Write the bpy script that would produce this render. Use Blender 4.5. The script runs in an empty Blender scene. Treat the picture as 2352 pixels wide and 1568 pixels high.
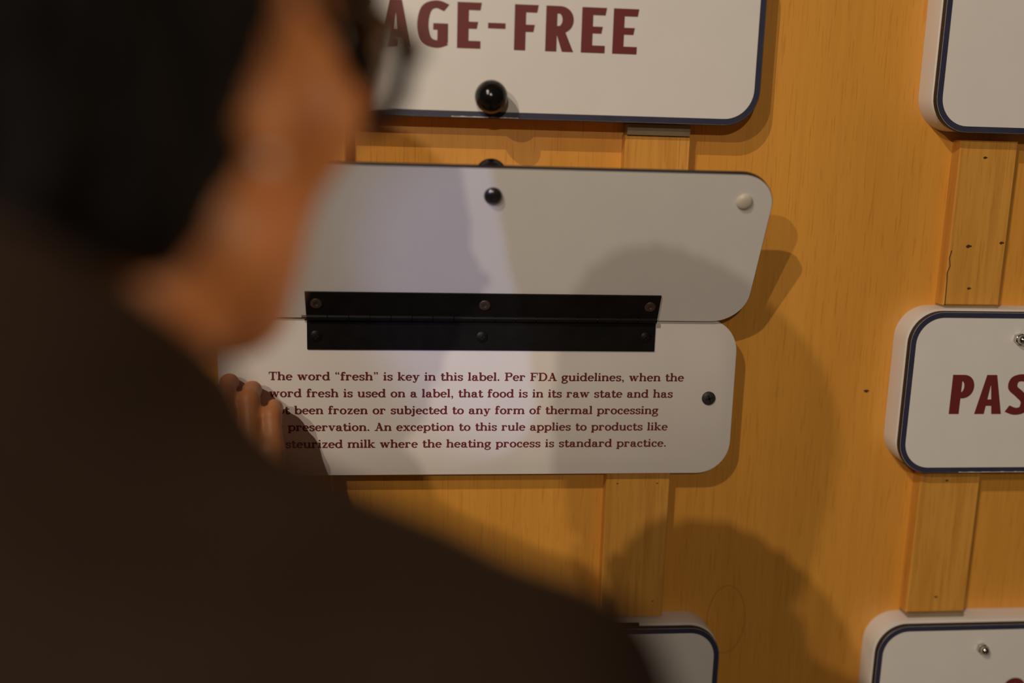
import bpy, math
import numpy as np
from math import radians, sin, cos, pi
from mathutils import Matrix, Vector, geometry

sc = bpy.context.scene
COL = sc.collection

# ------------------------------------------------------------------ camera, world, lights, exposure
CAM_D, CAM_Z = 0.98, 1.5            # distance to the board wall (plane y = 0), eye height
PITCH, YAW, ROLL = radians(11.196), radians(5.925), radians(1.561)
cam_data = bpy.data.cameras.new('camera')
cam = bpy.data.objects.new('camera', cam_data)
COL.objects.link(cam)
cam_data.sensor_width = 36.0
cam_data.lens = 35.0
cam_data.clip_start = 0.01
_f = Vector((sin(YAW)*cos(PITCH), cos(YAW)*cos(PITCH), -sin(PITCH)))
_x = Vector((cos(YAW), -sin(YAW), 0))
_u = _x.cross(_f)
_xr = cos(ROLL)*_x + sin(ROLL)*_u
_ur = -sin(ROLL)*_x + cos(ROLL)*_u
M = Matrix((( _xr.x, _ur.x, -_f.x, 0), (_xr.y, _ur.y, -_f.y, -CAM_D), (_xr.z, _ur.z, -_f.z, CAM_Z), (0, 0, 0, 1)))
cam.matrix_world = M
cam_data.dof.use_dof = True
cam_data.dof.focus_distance = (Vector((0.08, -0.028, 1.26)) - Vector((0, -CAM_D, CAM_Z))).dot(_f)
cam_data.dof.aperture_fstop = 1.45
cam_data.dof.aperture_blades = 0
sc.camera = cam

sc.view_settings.view_transform = 'Standard'
sc.view_settings.look = 'None'
sc.view_settings.gamma = 1.0
sc.view_settings.use_curve_mapping = False
sc.view_settings.exposure = 0.0

w = bpy.data.worlds.new('world')
sc.world = w
w.use_nodes = True
w.node_tree.nodes['Background'].inputs['Color'].default_value = (1.0, 0.78, 0.58, 1)
w.node_tree.nodes['Background'].inputs['Strength'].default_value = 0.035


def spot(name, aim, tx, tz, k, power, color, size=90, blend=0.6, radius=0.02):
    """spotlight: tx, tz are how far its light moves right / down per unit of depth at the aim point"""
    d = bpy.data.lights.new(name, 'SPOT')
    d.energy = power
    d.color = color
    d.spot_size = radians(size)
    d.spot_blend = blend
    d.shadow_soft_size = radius
    o = bpy.data.objects.new(name, d)
    COL.objects.link(o)
    p = Vector(aim) + Vector((-tx*k, -k, tz*k))
    o.location = p
    o.rotation_euler = (Vector(aim) - p).to_track_quat('-Z', 'Y').to_euler()
    return o


WARM = (1.0, 0.83, 0.65)
spot('ceiling_spotlight_a', (0.30, 0, 1.45), 0.75, 0.84, 2.40, 140, WARM)
spot('ceiling_spotlight_b', (0.30, 0, 1.45), 0.67, 0.47, 2.40, 64, WARM)
spot('ceiling_spotlight_c', (0.25, 0, 1.40), 0.20, 0.30, 2.60, 46, WARM)
spot('cheek_fill_spotlight', (-0.08, -0.57, 1.46), -5.2, 0.9, 0.25, 26, (1.0, 0.72, 0.45), size=16, blend=0.8)  # narrow head-height lamp, added to light the cheek and miss the signs
spot('narrow_cool_spotlight', (0.150, 0, 1.33), 0.56, 0.26, 2.40, 60, (0.48, 0.52, 1.0), size=7.5, blend=0.6, radius=0.02)

# ------------------------------------------------------------------ materials


def mat(name, color, rough=0.5, metal=0.0, spec=0.5, coat=0.0, trans=0.0, ior=1.45, sss=0.0):
    m = bpy.data.materials.new(name)
    m.use_nodes = True
    b = m.node_tree.nodes['Principled BSDF']
    b.inputs['Base Color'].default_value = (*color, 1)
    b.inputs['Roughness'].default_value = rough
    b.inputs['Metallic'].default_value = metal
    b.inputs['Specular IOR Level'].default_value = spec
    b.inputs['Coat Weight'].default_value = coat
    b.inputs['Transmission Weight'].default_value = trans
    b.inputs['IOR'].default_value = ior
    if sss:
        b.inputs['Subsurface Weight'].default_value = sss
        b.inputs['Subsurface Radius'].default_value = (0.012, 0.005, 0.002)
        b.inputs['Subsurface Scale'].default_value = 0.6
    return m


def noise_color(m, c1, c2, scale, detail=4, stretch=(1, 1, 1), bump=0.0, bump_scale=None, lo=0.3, hi=0.7):
    """procedural two-tone colour (and a little bump) from stretched object-space noise"""
    nt = m.node_tree
    n, l = nt.nodes, nt.links
    b = n['Principled BSDF']
    tc = n.new('ShaderNodeTexCoord')
    mp = n.new('ShaderNodeMapping')
    mp.inputs['Scale'].default_value = stretch
    l.new(tc.outputs['Object'], mp.inputs['Vector'])
    nz = n.new('ShaderNodeTexNoise')
    nz.inputs['Scale'].default_value = scale
    nz.inputs['Detail'].default_value = detail
    l.new(mp.outputs['Vector'], nz.inputs['Vector'])
    cr = n.new('ShaderNodeValToRGB')
    cr.color_ramp.elements[0].position = lo
    cr.color_ramp.elements[1].position = hi
    cr.color_ramp.elements[0].color = (*c1, 1)
    cr.color_ramp.elements[1].color = (*c2, 1)
    l.new(nz.outputs['Fac'], cr.inputs['Fac'])
    l.new(cr.outputs['Color'], b.inputs['Base Color'])
    if bump:
        bp = n.new('ShaderNodeBump')
        bp.inputs['Strength'].default_value = bump
        bp.inputs['Distance'].default_value = 0.001
        l.new(nz.outputs['Fac'], bp.inputs['Height'])
        l.new(bp.outputs['Normal'], b.inputs['Normal'])
    return m


def wood(name, c1, c2, c3, seed=0.0, rough=0.42):
    m = mat(name, c1, rough, coat=0.15)
    nt = m.node_tree
    n, l = nt.nodes, nt.links
    b = n['Principled BSDF']
    tc = n.new('ShaderNodeTexCoord')

    def noise(stretch, scale, detail, off):
        mp = n.new('ShaderNodeMapping')
        mp.inputs['Scale'].default_value = stretch
        mp.inputs['Location'].default_value = (off + seed, seed * 3.1, seed * 1.7)
        l.new(tc.outputs['Object'], mp.inputs['Vector'])
        z = n.new('ShaderNodeTexNoise')
        z.inputs['Scale'].default_value = scale
        z.inputs['Detail'].default_value = detail
        l.new(mp.outputs['Vector'], z.inputs['Vector'])
        return z.outputs['Fac']
    broad = noise((1.0, 1.0, 0.16), 9.0, 3, 0)
    fine = noise((1.0, 1.0, 0.035), 150.0, 5, 4)
    pores = noise((1.0, 1.0, 0.05), 520.0, 2, 9)
    r1 = n.new('ShaderNodeValToRGB')
    r1.color_ramp.elements[0].position, r1.color_ramp.elements[1].position = 0.3, 0.7
    r1.color_ramp.elements[0].color, r1.color_ramp.elements[1].color = (*c1, 1), (*c2, 1)
    l.new(broad, r1.inputs['Fac'])
    r2 = n.new('ShaderNodeValToRGB')
    r2.color_ramp.elements[0].position, r2.color_ramp.elements[1].position = 0.36, 0.6
    r2.color_ramp.elements[0].color, r2.color_ramp.elements[1].color = (*c3, 1), (1, 1, 1, 1)
    l.new(fine, r2.inputs['Fac'])
    r3 = n.new('ShaderNodeValToRGB')
    r3.color_ramp.elements[0].position, r3.color_ramp.elements[1].position = 0.30, 0.42
    r3.color_ramp.elements[0].color, r3.color_ramp.elements[1].color = (0.86, 0.80, 0.72, 1), (1, 1, 1, 1)
    l.new(pores, r3.inputs['Fac'])
    m1 = n.new('ShaderNodeMix')
    m1.data_type = 'RGBA'
    m1.blend_type = 'MULTIPLY'
    m1.inputs['Factor'].default_value = 1.0
    l.new(r1.outputs['Color'], m1.inputs['A'])
    l.new(r2.outputs['Color'], m1.inputs['B'])
    m2 = n.new('ShaderNodeMix')
    m2.data_type = 'RGBA'
    m2.blend_type = 'MULTIPLY'
    m2.inputs['Factor'].default_value = 1.0
    l.new(m1.outputs['Result'], m2.inputs['A'])
    l.new(r3.outputs['Color'], m2.inputs['B'])
    l.new(m2.outputs['Result'], b.inputs['Base Color'])
    bp = n.new('ShaderNodeBump')
    bp.inputs['Strength'].default_value = 0.12
    bp.inputs['Distance'].default_value = 0.0006
    l.new(fine, bp.inputs['Height'])
    l.new(bp.outputs['Normal'], b.inputs['Normal'])
    return m


MT = {}
MT['ply'] = wood('honey_plywood', (0.70, 0.325, 0.047), (0.78, 0.375, 0.060), (0.95, 0.93, 0.90))
MT['batten'] = wood('honey_batten', (0.68, 0.33, 0.055), (0.79, 0.405, 0.08), (0.86, 0.80, 0.72), 3.7)
MT['white'] = noise_color(mat('white_panel', (0.80, 0.79, 0.77), 0.33), (0.795, 0.785, 0.765), (0.815, 0.805, 0.785), 30)
MT['board'] = noise_color(mat('white_board', (0.80, 0.77, 0.74), 0.4), (0.78, 0.74, 0.71), (0.82, 0.79, 0.76), 14)
MT['edge'] = mat('dark_laminate_edge', (0.018, 0.015, 0.018), 0.45)
MT['navy'] = noise_color(mat('navy_border', (0.035, 0.038, 0.08), 0.4), (0.032, 0.035, 0.074), (0.042, 0.045, 0.088), 40)
MT['maroon'] = mat('maroon_lettering', (0.165, 0.022, 0.024), 0.5)
MT['black'] = mat('black_plastic', (0.006, 0.0055, 0.006), 0.16)
MT['hinge'] = noise_color(mat('black_hinge_metal', (0.006, 0.005, 0.006), 0.4, spec=0.25), (0.005, 0.0045, 0.005), (0.009, 0.008, 0.008), 60)
MT['rivet'] = mat('dull_rivet', (0.14, 0.10, 0.08), 0.35, 0.7)
MT['dscrew'] = mat('black_screw', (0.045, 0.042, 0.042), 0.45, 0.2)
MT['slot'] = mat('screw_slot', (0.003, 0.003, 0.003), 0.7)
MT['gunmetal'] = mat('dark_steel', (0.10, 0.10, 0.11), 0.25, 0.9)
MT['chrome'] = mat('chrome', (0.55, 0.53, 0.50), 0.14, 1.0)
MT['bumper'] = mat('clear_rubber', (0.80, 0.74, 0.62), 0.3, trans=0.25)
MT['shim'] = noise_color(mat('acrylic_shim', (0.24, 0.20, 0.14), 0.35, trans=0.15), (0.28, 0.21, 0.13), (0.34, 0.26, 0.17), 60)
MT['hole'] = mat('nail_hole', (0.06, 0.03, 0.012), 0.9)
MT['pencil'] = mat('scratch', (0.36, 0.15, 0.03), 0.7)
MT['skin'] = noise_color(mat('skin', (0.50, 0.195, 0.065), 0.5, sss=0.12), (0.48, 0.18, 0.056), (0.53, 0.21, 0.074), 45)
MT['hair'] = noise_color(mat('hair', (0.004, 0.004, 0.004), 0.6, spec=0.15), (0.002, 0.0018, 0.0019), (0.005, 0.004, 0.0038), 60, 4, (1, 1, 0.25), 0.4)
MT['jacket'] = noise_color(mat('jacket', (0.02, 0.012, 0.008), 0.85, spec=0.1), (0.020, 0.0120, 0.0080), (0.028, 0.0165, 0.0108), 220, 3, (1, 1, 1), 0.3)
MT['trousers'] = noise_color(mat('trousers', (0.03, 0.03, 0.04), 0.85), (0.026, 0.026, 0.036), (0.036, 0.036, 0.046), 200)
MT['shoe'] = noise_color(mat('shoe', (0.02, 0.018, 0.016), 0.5), (0.016, 0.014, 0.013), (0.026, 0.023, 0.02), 50)
MT['frame'] = mat('dark_acetate', (0.012, 0.008, 0.010), 0.3)
MT['lens'] = mat('lens', (0.97, 0.97, 0.96), 0.0, trans=1.0, ior=1.45)
MT['pearl'] = mat('pearl', (0.80, 0.74, 0.66), 0.25, coat=0.4)
MT['eyewhite'] = mat('eye', (0.75, 0.72, 0.68), 0.2)
MT['iris'] = mat('iris', (0.03, 0.015, 0.008), 0.15)
MT['lips'] = mat('lips', (0.38, 0.13, 0.10), 0.4)
MT['floor'] = noise_color(mat('floor_concrete', (0.22, 0.19, 0.16), 0.6), (0.18, 0.155, 0.13), (0.25, 0.215, 0.18), 5)

# ------------------------------------------------------------------ object helpers
ORIG = {}


def thing(name, loc, label=None, cat=None, group=None, parent=None):
    o = bpy.data.objects.new(name, None)
    o.empty_display_size = 0.05
    COL.objects.link(o)
    return _place(o, loc, label, cat, group, parent)


def _place(o, loc, label, cat, group, parent):
    loc = Vector(loc)
    if parent is not None:
        o.parent = parent
        o.location = loc - ORIG[parent.name]
    else:
        o.location = loc
    ORIG[o.name] = loc
    if label:
        o['label'] = label
    if cat:
        o['category'] = cat
    if group:
        o['group'] = group
    return o


class MB:
    """collects vertices and faces in world coordinates, then links them as ONE mesh object"""

    def __init__(self):
        self.v, self.f, self.m = [], [], []

    def add(self, vs, fs, mi=0):
        b = len(self.v)
        self.v += [tuple(p) for p in vs]
        self.f += [tuple(b + i for i in f) for f in fs]
        self.m += [mi] * len(fs)

    def loops(self, rings, mi=0, cap0=True, cap1=True, cmi0=None, cmi1=None):
        n = len(rings[0])
        b = len(self.v)
        for r in rings:
            self.v += [tuple(p) for p in r]
        for k in range(len(rings) - 1):
            for i in range(n):
                j = (i + 1) % n
                self.f.append((b + k*n + i, b + k*n + j, b + (k+1)*n + j, b + (k+1)*n + i))
                self.m.append(mi)
        if cap0:
            self.f.append(tuple(b + i for i in reversed(range(n))))
            self.m.append(mi if cmi0 is None else cmi0)
        if cap1:
            o = b + (len(rings) - 1)*n
            self.f.append(tuple(o + i for i in range(n)))
            self.m.append(mi if cmi1 is None else cmi1)

    def box(self, x0, x1, y0, y1, z0, z1, mi=0):
        v = [(x, y, z) for x in (x0, x1) for y in (y0, y1) for z in (z0, z1)]
        self.add(v, [(0, 1, 3, 2), (4, 6, 7, 5), (0, 4, 5, 1), (2, 3, 7, 6), (0, 2, 6, 4), (1, 5, 7, 3)], mi)

    def lathe(self, c, ax, prof, n=32, mi=0):
        """profile of (radius, height) pairs turned about the axis ax through c"""
        ax = Vector(ax).normalized()
        t = Vector((1, 0, 0)) if abs(ax.x) < 0.9 else Vector((0, 0, 1))
        e1 = ax.cross(t).normalized()
        e2 = ax.cross(e1)
        c = Vector(c)
        self.loops([[c + ax*h + (e1*cos(2*pi*i/n) + e2*sin(2*pi*i/n))*max(r, 1e-5) for i in range(n)] for r, h in prof], mi)

    def tube(self, pts, rad, n=10, closed=False, mi=0, flat=1.0):
        pts = [Vector(p) for p in pts]
        N = len(pts)
        rings = []
        up = None
        for i in range(N):
            a = pts[(i - 1) % N] if closed or i > 0 else pts[i]
            b = pts[(i + 1) % N] if closed or i < N - 1 else pts[i]
            t = (b - a).normalized()
            if up is None:
                up = Vector((0, 0, 1)) if abs(t.z) < 0.9 else Vector((1, 0, 0))
            e1 = (up - t*up.dot(t)).normalized()
            up = e1
            e2 = t.cross(e1)
            r = rad[i] if isinstance(rad, (list, tuple)) else rad
            rings.append([pts[i] + (e1*cos(2*pi*k/n) + e2*sin(2*pi*k/n)*flat)*r for k in range(n)])
        if closed:
            rings.append(rings[0])
            self.loops(rings, mi, False, False)
        else:
            self.loops(rings, mi)

    def build(self, name, mats, parent=None, label=None, cat=None, group=None, loc=None, smooth=None, kind=None):
        v = np.array(self.v, dtype=float)
        if loc is None:
            loc = (v.min(0) + v.max(0))/2
        loc = np.array(loc, dtype=float)
        me = bpy.data.meshes.new(name)
        me.from_pydata([tuple(p) for p in (v - loc)], [], self.f)
        if not isinstance(mats, (list, tuple)):
            mats = [mats]
        for q in mats:
            me.materials.append(q)
        me.polygons.foreach_set('material_index', self.m)
        if smooth is not None:
            me.polygons.foreach_set('use_smooth', [True]*len(me.polygons))
            if smooth < 180:
                me.set_sharp_from_angle(angle=radians(smooth))
        me.update()
        o = bpy.data.objects.new(name, me)
        COL.objects.link(o)
        _place(o, loc, label, cat, group, parent)
        if kind:
            o['kind'] = kind
        return o


# ------------------------------------------------------------------ lettering: a small pen that sweeps a nib along strokes
S, T, X = 206, 118, 680           # stem, hairline, x-height (cap height 1000)


def arc(cx, cy, rx, ry, a0, a1, n=18):
    return [(cx + rx*cos(radians(a0 + (a1 - a0)*i/n)), cy + ry*sin(radians(a0 + (a1 - a0)*i/n))) for i in range(n + 1)]


def spline(pts, n=7):
    """Catmull-Rom through the points"""
    P = [np.array(p, float) for p in pts]
    P = [2*P[0] - P[1]] + P + [2*P[-1] - P[-2]]
    out = []
    for i in range(1, len(P) - 2):
        for k in range(n):
            t = k/n
            a, b, c, d = P[i-1:i+3]
            out.append(tuple(0.5*(2*b + (c-a)*t + (2*a-5*b+4*c-d)*t*t + (3*b-a-3*c+d)*t**3)))
    out.append(tuple(P[-2]))
    return out


def swept(pts, a, b, closed=False):
    """polygons of an elliptical nib (half width a, half height b) swept along pts"""
    P = [np.array(p, float) for p in pts]
    N = len(P)
    L, R = [], []
    for i in range(N):
        p0 = P[i-1] if (i > 0 or closed) else P[i]
        p1 = P[(i+1) % N] if (i < N-1 or closed) else P[i]
        t = p1 - p0
        t = t/(np.linalg.norm(t) + 1e-9)
        nx, ny = -t[1], t[0]
        s = math.sqrt(a*a*nx*nx + b*b*ny*ny)
        o = np.array((a*a*nx/s, b*b*ny/s))
        L.append(P[i] + o)
        R.append(P[i] - o)
    return [[tuple(L[i]), tuple(R[i]), tuple(R[(i+1) % N]), tuple(L[(i+1) % N])] for i in range(N if closed else N-1)]


def rect(x0, x1, y0, y1):
    return [[(x0, y0), (x1, y0), (x1, y1), (x0, y1)]]


def ball(x, y, r):
    return [arc(x, y, r, r, 0, 345, 23)]


def stem(x, y0, y1):
    return rect(x - S/2, x + S/2, y0, y1)


def foot(x, y=0, w=345):
    """slab serif with small brackets, sitting on y"""
    return rect(x - w/2, x + w/2, y, y + T) + [[(x - S/2 - 45, y + T), (x + S/2 + 45, y + T), (x + S/2, y + T + 45), (x - S/2, y + T + 45)]]


def flag(x, y, w=170):
    """half serif to the left at the top of a stem"""
    return rect(x - w, x + S/2, y - T, y) + [[(x - S/2 - 45, y - T), (x, y - T), (x, y - T - 45), (x - S/2, y - T - 45)]]


def head(x, y, w=345):
    return rect(x - w/2, x + w/2, y - T, y) + [[(x - S/2 - 40, y - T), (x + S/2 + 40, y - T), (x + S/2, y - T - 40), (x - S/2, y - T - 40)]]


A, B = S/2, T/2


def nib(pts, a=A, b=B, closed=False):
    return swept(pts, a, b, closed)


def arch(x0, x1):
    return nib(spline([(x0, X-230), (x0 + 90, X - 90), ((x0+x1)/2 + 40, X - B + 12), (x1 - 45, X - 105), (x1, X - 260)]), A, B) + stem(x1, 0, X - 255)


def bowl(cx, cy, rx, ry):
    return nib(arc(cx, cy, rx, ry, 0, 350, 35), A, B, True)


G = {}
G['n'] = (900, stem(200, 0, X) + foot(200) + flag(200, X) + arch(200, 690) + foot(690))
G['m'] = (1390, stem(200, 0, X) + foot(200) + flag(200, X) + arch(200, 690) + foot(690) + arch(690, 1180) + foot(1180))
G['h'] = (900, stem(200, 0, 1020) + foot(200) + flag(200, 1020) + arch(200, 690) + foot(690))
G['i'] = (420, stem(205, 0, X) + foot(205) + flag(205, X) + ball(195, 900, 102))
G['l'] = (420, stem(205, 0, 1020) + foot(205) + flag(205, 1020))
G['j'] = (430, stem(220, -40, X) + flag(220, X) + ball(210, 900, 102) + nib(spline([(220, 0), (200, -140), (110, -215), (10, -200)])) + ball(10, -150, 85))
G['u'] = (890, stem(190, 220, X) + flag(190, X) + nib(spline([(190, 260), (225, 90), (360, B - 10), (530, 60), (670, 230)])) + stem(675, 0, X) + flag(675, X) + rect(675, 860, 0, T))
G['o'] = (815, bowl(405, 335, 283, 303))
G['b'] = (870, stem(190, 0, 1020) + flag(190, 1020) + nib(arc(480, 335, 272, 303, -150, 150, 32)))
G['d'] = (890, stem(675, 0, 1020) + flag(675, 1020) + rect(675, 865, 0, T) + nib(arc(385, 335, 272, 303, 30, 330, 32)))
G['p'] = (880, stem(190, -265, X) + flag(190, X) + foot(190, -265) + nib(arc(480, 335, 280, 303, -150, 150, 32)))
G['c'] = (710, nib(arc(390, 335, 272, 303, 48, 325, 28)) + ball(545, 490, 98))
G['e'] = (750, nib(arc(380, 335, 268, 303, 0, 322, 30)) + rect(130, 690, 310, 310 + T*0.9))
G['a'] = (820, nib(spline([(165, 470), (215, 590), (360, X - B + 6), (510, 590), (550, 450)])) + ball(180, 490, 92) + stem(550, 150, 470)
          + nib(spline([(550, 180), (580, 70), (680, 40), (790, 70)]), A*0.8, B)
          + nib(spline([(550, 400), (380, 385), (190, 310), (140, 185), (220, 60), (350, 40), (470, 85), (550, 190)])))
G['f'] = (560, stem(220, 0, 800) + foot(220, 0, 380) + rect(30, 500, X - T, X) + nib(spline([(220, 770), (250, 920), (370, 1000 - B + 20), (490, 965)])) + ball(490, 890, 92))
G['t'] = (560, stem(225, 160, 880) + [[(141, X - T), (60, X - T), (141, 880)]] + rect(30, 510, X - T, X) + nib(spline([(225, 200), (250, 75), (360, 35), (480, 75), (530, 180)])))
G['r'] = (720, stem(200, 0, X) + foot(200, 0, 385) + flag(200, X) + nib(spline([(200, X - 270), (260, X - 110), (380, X - B + 8), (560, X - 60)])) + ball(570, 535, 100))
G['s'] = (665, nib(spline([(555, 480), (490, 590), (330, X - B + 8), (160, 580), (150, 440), (320, 355), (500, 285), (545, 165), (440, 55), (310, 30), (180, 70), (105, 200)]), A*0.93, B)
          + rect(525, 595, 450, X) + rect(65, 135, 0, 220))
G['g'] = (800, bowl(350, 430, 220, 205) + nib(spline([(470, 590), (570, 640), (650, 620)]), 60, B) + ball(690, 590, 82)
          + nib(spline([(230, 260), (145, 190), (190, 105), (380, 85), (570, 60), (680, -40), (620, -185), (400, -262), (180, -235), (85, -140), (140, -30), (270, 40)]), A*0.75, B))
G['k'] = (890, stem(200, 0, 1020) + foot(200) + flag(200, 1020) + nib([(250, 270), (610, X - 40)], 44, 44) + nib([(360, 400), (660, 40)], A*1.12, 60) + rect(480, 800, X - T, X) + rect(530, 880, 0, T))
G['v'] = (830, nib([(180, X - 20), (430, 20)], A*1.1, 40) + nib([(430, 20), (655, X - 20)], 48, 40) + rect(20, 365, X - T, X) + rect(510, 815, X - T, X))
G['w'] = (1180, nib([(175, X - 20), (380, 20)], A*1.1, 40) + nib([(380, 20), (580, X - 20)], 48, 40) + nib([(580, X - 20), (790, 20)], A*1.1, 40) + nib([(790, 20), (1000, X - 20)], 48, 40)
          + rect(20, 350, X - T, X) + rect(440, 700, X - T, X) + rect(860, 1160, X - T, X))
G['y'] = (830, nib([(180, X - 20), (440, 30)], A*1.1, 40) + nib(spline([(660, X - 20), (430, 20), (330, -170), (230, -215), (150, -190)]), 50, 44) + ball(150, -150, 88) + rect(20, 365, X - T, X) + rect(510, 815, X - T, X))
G['x'] = (850, nib([(190, X - 20), (660, 20)], A*1.15, 40) + nib([(180, 20), (640, X - 20)], 48, 40) + rect(30, 375, X - T, X) + rect(500, 810, X - T, X) + rect(20, 330, 0, T) + rect(480, 840, 0, T))
G['z'] = (730, nib([(150, 40), (570, X - 40)], A*1.0, 40) + rect(85, 655, X - T, X) + rect(70, 660, 0, T) + rect(85, 155, 450, X) + rect(590, 660, 0, 215))
G['T'] = (960, stem(480, 0, 1000) + foot(480, 0, 430) + rect(40, 920, 1000 - T, 1000) + rect(40, 112, 700, 1000) + rect(848, 920, 700, 1000))
G['P'] = (920, stem(235, 0, 1000) + foot(235, 0, 420) + rect(25, 560, 1000 - T, 1000) + nib(arc(540, 725, 250, 233, -90, 90, 20)) + rect(235, 560, 450, 450 + T))
G['F'] = (930, stem(235, 0, 1000) + foot(235, 0, 430) + rect(25, 870, 1000 - T, 1000) + rect(798, 870, 690, 1000) + rect(235, 610, 470, 470 + T) + rect(575, 640, 360, 660))
G['D'] = (1080, stem(235, 0, 1000) + rect(25, 530, 1000 - T, 1000) + rect(25, 530, 0, T) + nib(arc(500, 500, 430, 458, -90, 90, 24)))
G['A'] = (1070, nib([(525, 990), (215, 30)], 46, 40) + nib([(500, 990), (845, 30)], A*1.15, 40) + rect(290, 740, 300, 300 + T) + rect(20, 380, 0, T) + rect(650, 1050, 0, T))
G['.'] = (360, ball(170, 95, 105))
G[','] = (360, ball(175, 95, 105) + nib(spline([(230, 80), (220, -60), (120, -170)]), 42, 30))
G['\u201c'] = (600, ball(150, 790, 92) + nib(spline([(95, 800), (110, 920), (210, 1000)]), 38, 28) + ball(410, 790, 92) + nib(spline([(355, 800), (370, 920), (470, 1000)]), 38, 28))
G['\u201d'] = (600, ball(170, 920, 92) + nib(spline([(225, 910), (210, 790), (110, 710)]), 38, 28) + ball(430, 920, 92) + nib(spline([(485, 910), (470, 790), (370, 710)]), 38, 28))
SPACE, TRACK = 500, 6


def union2d(polys):
    """one flat, non-overlapping triangulation of a letter's overlapping pieces"""
    vs, fs = [], []
    for p in polys:
        for i in range(1, len(p) - 1):
            t = [p[0], p[i], p[i+1]]
            ar = (t[1][0]-t[0][0])*(t[2][1]-t[0][1]) - (t[1][1]-t[0][1])*(t[2][0]-t[0][0])
            if abs(ar) < 1e-7:
                continue
            b = len(vs)
            vs += [Vector(q) for q in (t if ar > 0 else t[::-1])]
            fs.append([b, b+1, b+2])
    r = geometry.delaunay_2d_cdt(vs, [], fs, 0, 1e-7)
    out = []
    for f, o in zip(r[2], r[5]):
        if o:
            t = [r[0][i] for i in f]
            ar = sum(t[i][0]*t[(i+1) % len(t)][1] - t[(i+1) % len(t)][0]*t[i][1] for i in range(len(t)))
            out.append(f if ar > 0 else f[::-1])
    return [tuple(v) for v in r[0]], out


GU = {}


def text_line(s, x0, x1, z0, cap, m, y):
    """set one line between x0 and x1 (baseline z0); the writing is a film on the panel at depth y"""
    adv = 0
    for c in s:
        adv += SPACE if c == ' ' else G[c][0] + TRACK
    kx = (x1 - x0)/adv
    x = 0
    for c in s:
        if c == ' ':
            x += SPACE
            continue
        if c not in GU:
            GU[c] = union2d([[(p[0]/1000, p[1]/1000) for p in poly] for poly in G[c][1]])
        vs, fs = GU[c]
        m.add([(x0 + (x + p[0]*1000)*kx, y, z0 + p[1]*cap) for p in vs], fs)
        x += G[c][0] + TRACK


# bold narrow sans capitals: each letter in a box 0..1 wide, 0..1 high, drawn with width/height ratio q
def sans(ch, wd, ht):
    st = 0.265*ht*0.98               # stem thickness
    th = 0.165*ht                    # bar thickness
    sl = 0.03*ht                     # slanted bar ends
    hw = st/2

    def bar(x0, x1, y0, y1):
        up = 1 if y0 > ht*0.2 else -1
        return [[(x0, y0), (x1 - (sl if up > 0 else 0), y0), (x1 + (0 if up > 0 else -sl*0), y1), (x0, y1)]]
    if ch == 'E':
        return rect(0, st, 0, ht) + bar(0, wd, ht - th, ht) + bar(0, wd*0.86, ht*0.5 - th*0.42, ht*0.5 + th*0.5) + rect(0, wd*0.97, 0, th)
    if ch == 'F':
        return rect(0, st, 0, ht) + bar(0, wd, ht - th, ht) + bar(0, wd*0.86, ht*0.5 - th*0.55, ht*0.5 + th*0.4)
    if ch == '-':
        return rect(0, wd, ht*0.455, ht*0.575)
    if ch == 'A':
        a = hw*0.93
        return [[(0, 0), (st*0.98, 0), (wd/2 + 0.01*ht, ht*0.83), (wd/2 + 0.13*ht, ht), (wd/2 - 0.13*ht, ht)], [(wd, 0), (wd/2 + 0.13*ht, ht), (wd/2 - 0.13*ht, ht), (wd/2 - 0.01*ht, ht*0.83), (wd - st*0.98, 0)]] + rect(wd*0.2, wd*0.8, ht*0.21, ht*0.21 + th)
    if ch in 'CG':
        rx, ry = (wd - st)/2, (ht - th)/2
        cx = wd/2 + 0.02*ht
        up = swept(spline([(wd*0.95, ht*0.86), (wd*0.62, ht - th*0.42), (wd*0.30, ht*0.83), (hw, ht*0.5), (wd*0.30, ht*0.17), (wd*0.62, th*0.42), (wd*0.93, ht*0.13)], 10), hw*0.97, th*0.5)
        if ch == 'G':
            up += rect(wd - st*0.92, wd, ht*0.10, ht*0.52) + rect(wd*0.52, wd, ht*0.52 - th*0.85, ht*0.52)
        return up
    if ch == 'O':
        return swept(arc(wd/2, ht/2, (wd - st)/2, (ht - th)/2, 0, 350, 35), hw, th/2, True)
    if ch in 'PR':
        yb = ht*0.40
        r = (ht - yb)/2 - th/2
        o = rect(0, st, 0, ht) + rect(st*0.5, wd*0.5, ht - th, ht) + rect(st*0.5, wd*0.5, yb, yb + th)
        o += swept([(wd*0.45, ht - th/2)] + arc(wd*0.5, yb + (ht - yb)/2, wd*0.5 - hw, r, 90, -90, 20) + [(wd*0.45, yb + th/2)], hw, th/2)
        if ch == 'R':
            o += [[(wd*0.36, yb + th*0.3), (wd*0.70, yb + th*0.3), (wd*1.02, 0), (wd*1.02 - st*1.02, 0)]]
        return o
    if ch == 'S':
        return swept(spline([(wd*0.90, ht*0.87), (wd*0.60, ht - th*0.42), (wd*0.26, ht*0.88), (wd*0.20, ht*0.68), (wd*0.50, ht*0.52), (wd*0.80, ht*0.34), (wd*0.75, ht*0.13), (wd*0.42, th*0.42), (wd*0.06, ht*0.14)], 8), hw*0.95, th*0.55)


def sans_text(items, z0, ht, y):
    m = MB()
    for ch, x0, x1 in items:
        vs, fs = union2d([[(p[0]/ht, p[1]/ht) for p in poly] for poly in sans(ch, x1 - x0, ht)])
        m.add([(x0 + p[0]*ht, y, z0 + p[1]*ht) for p in vs], fs)
    return m


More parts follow.
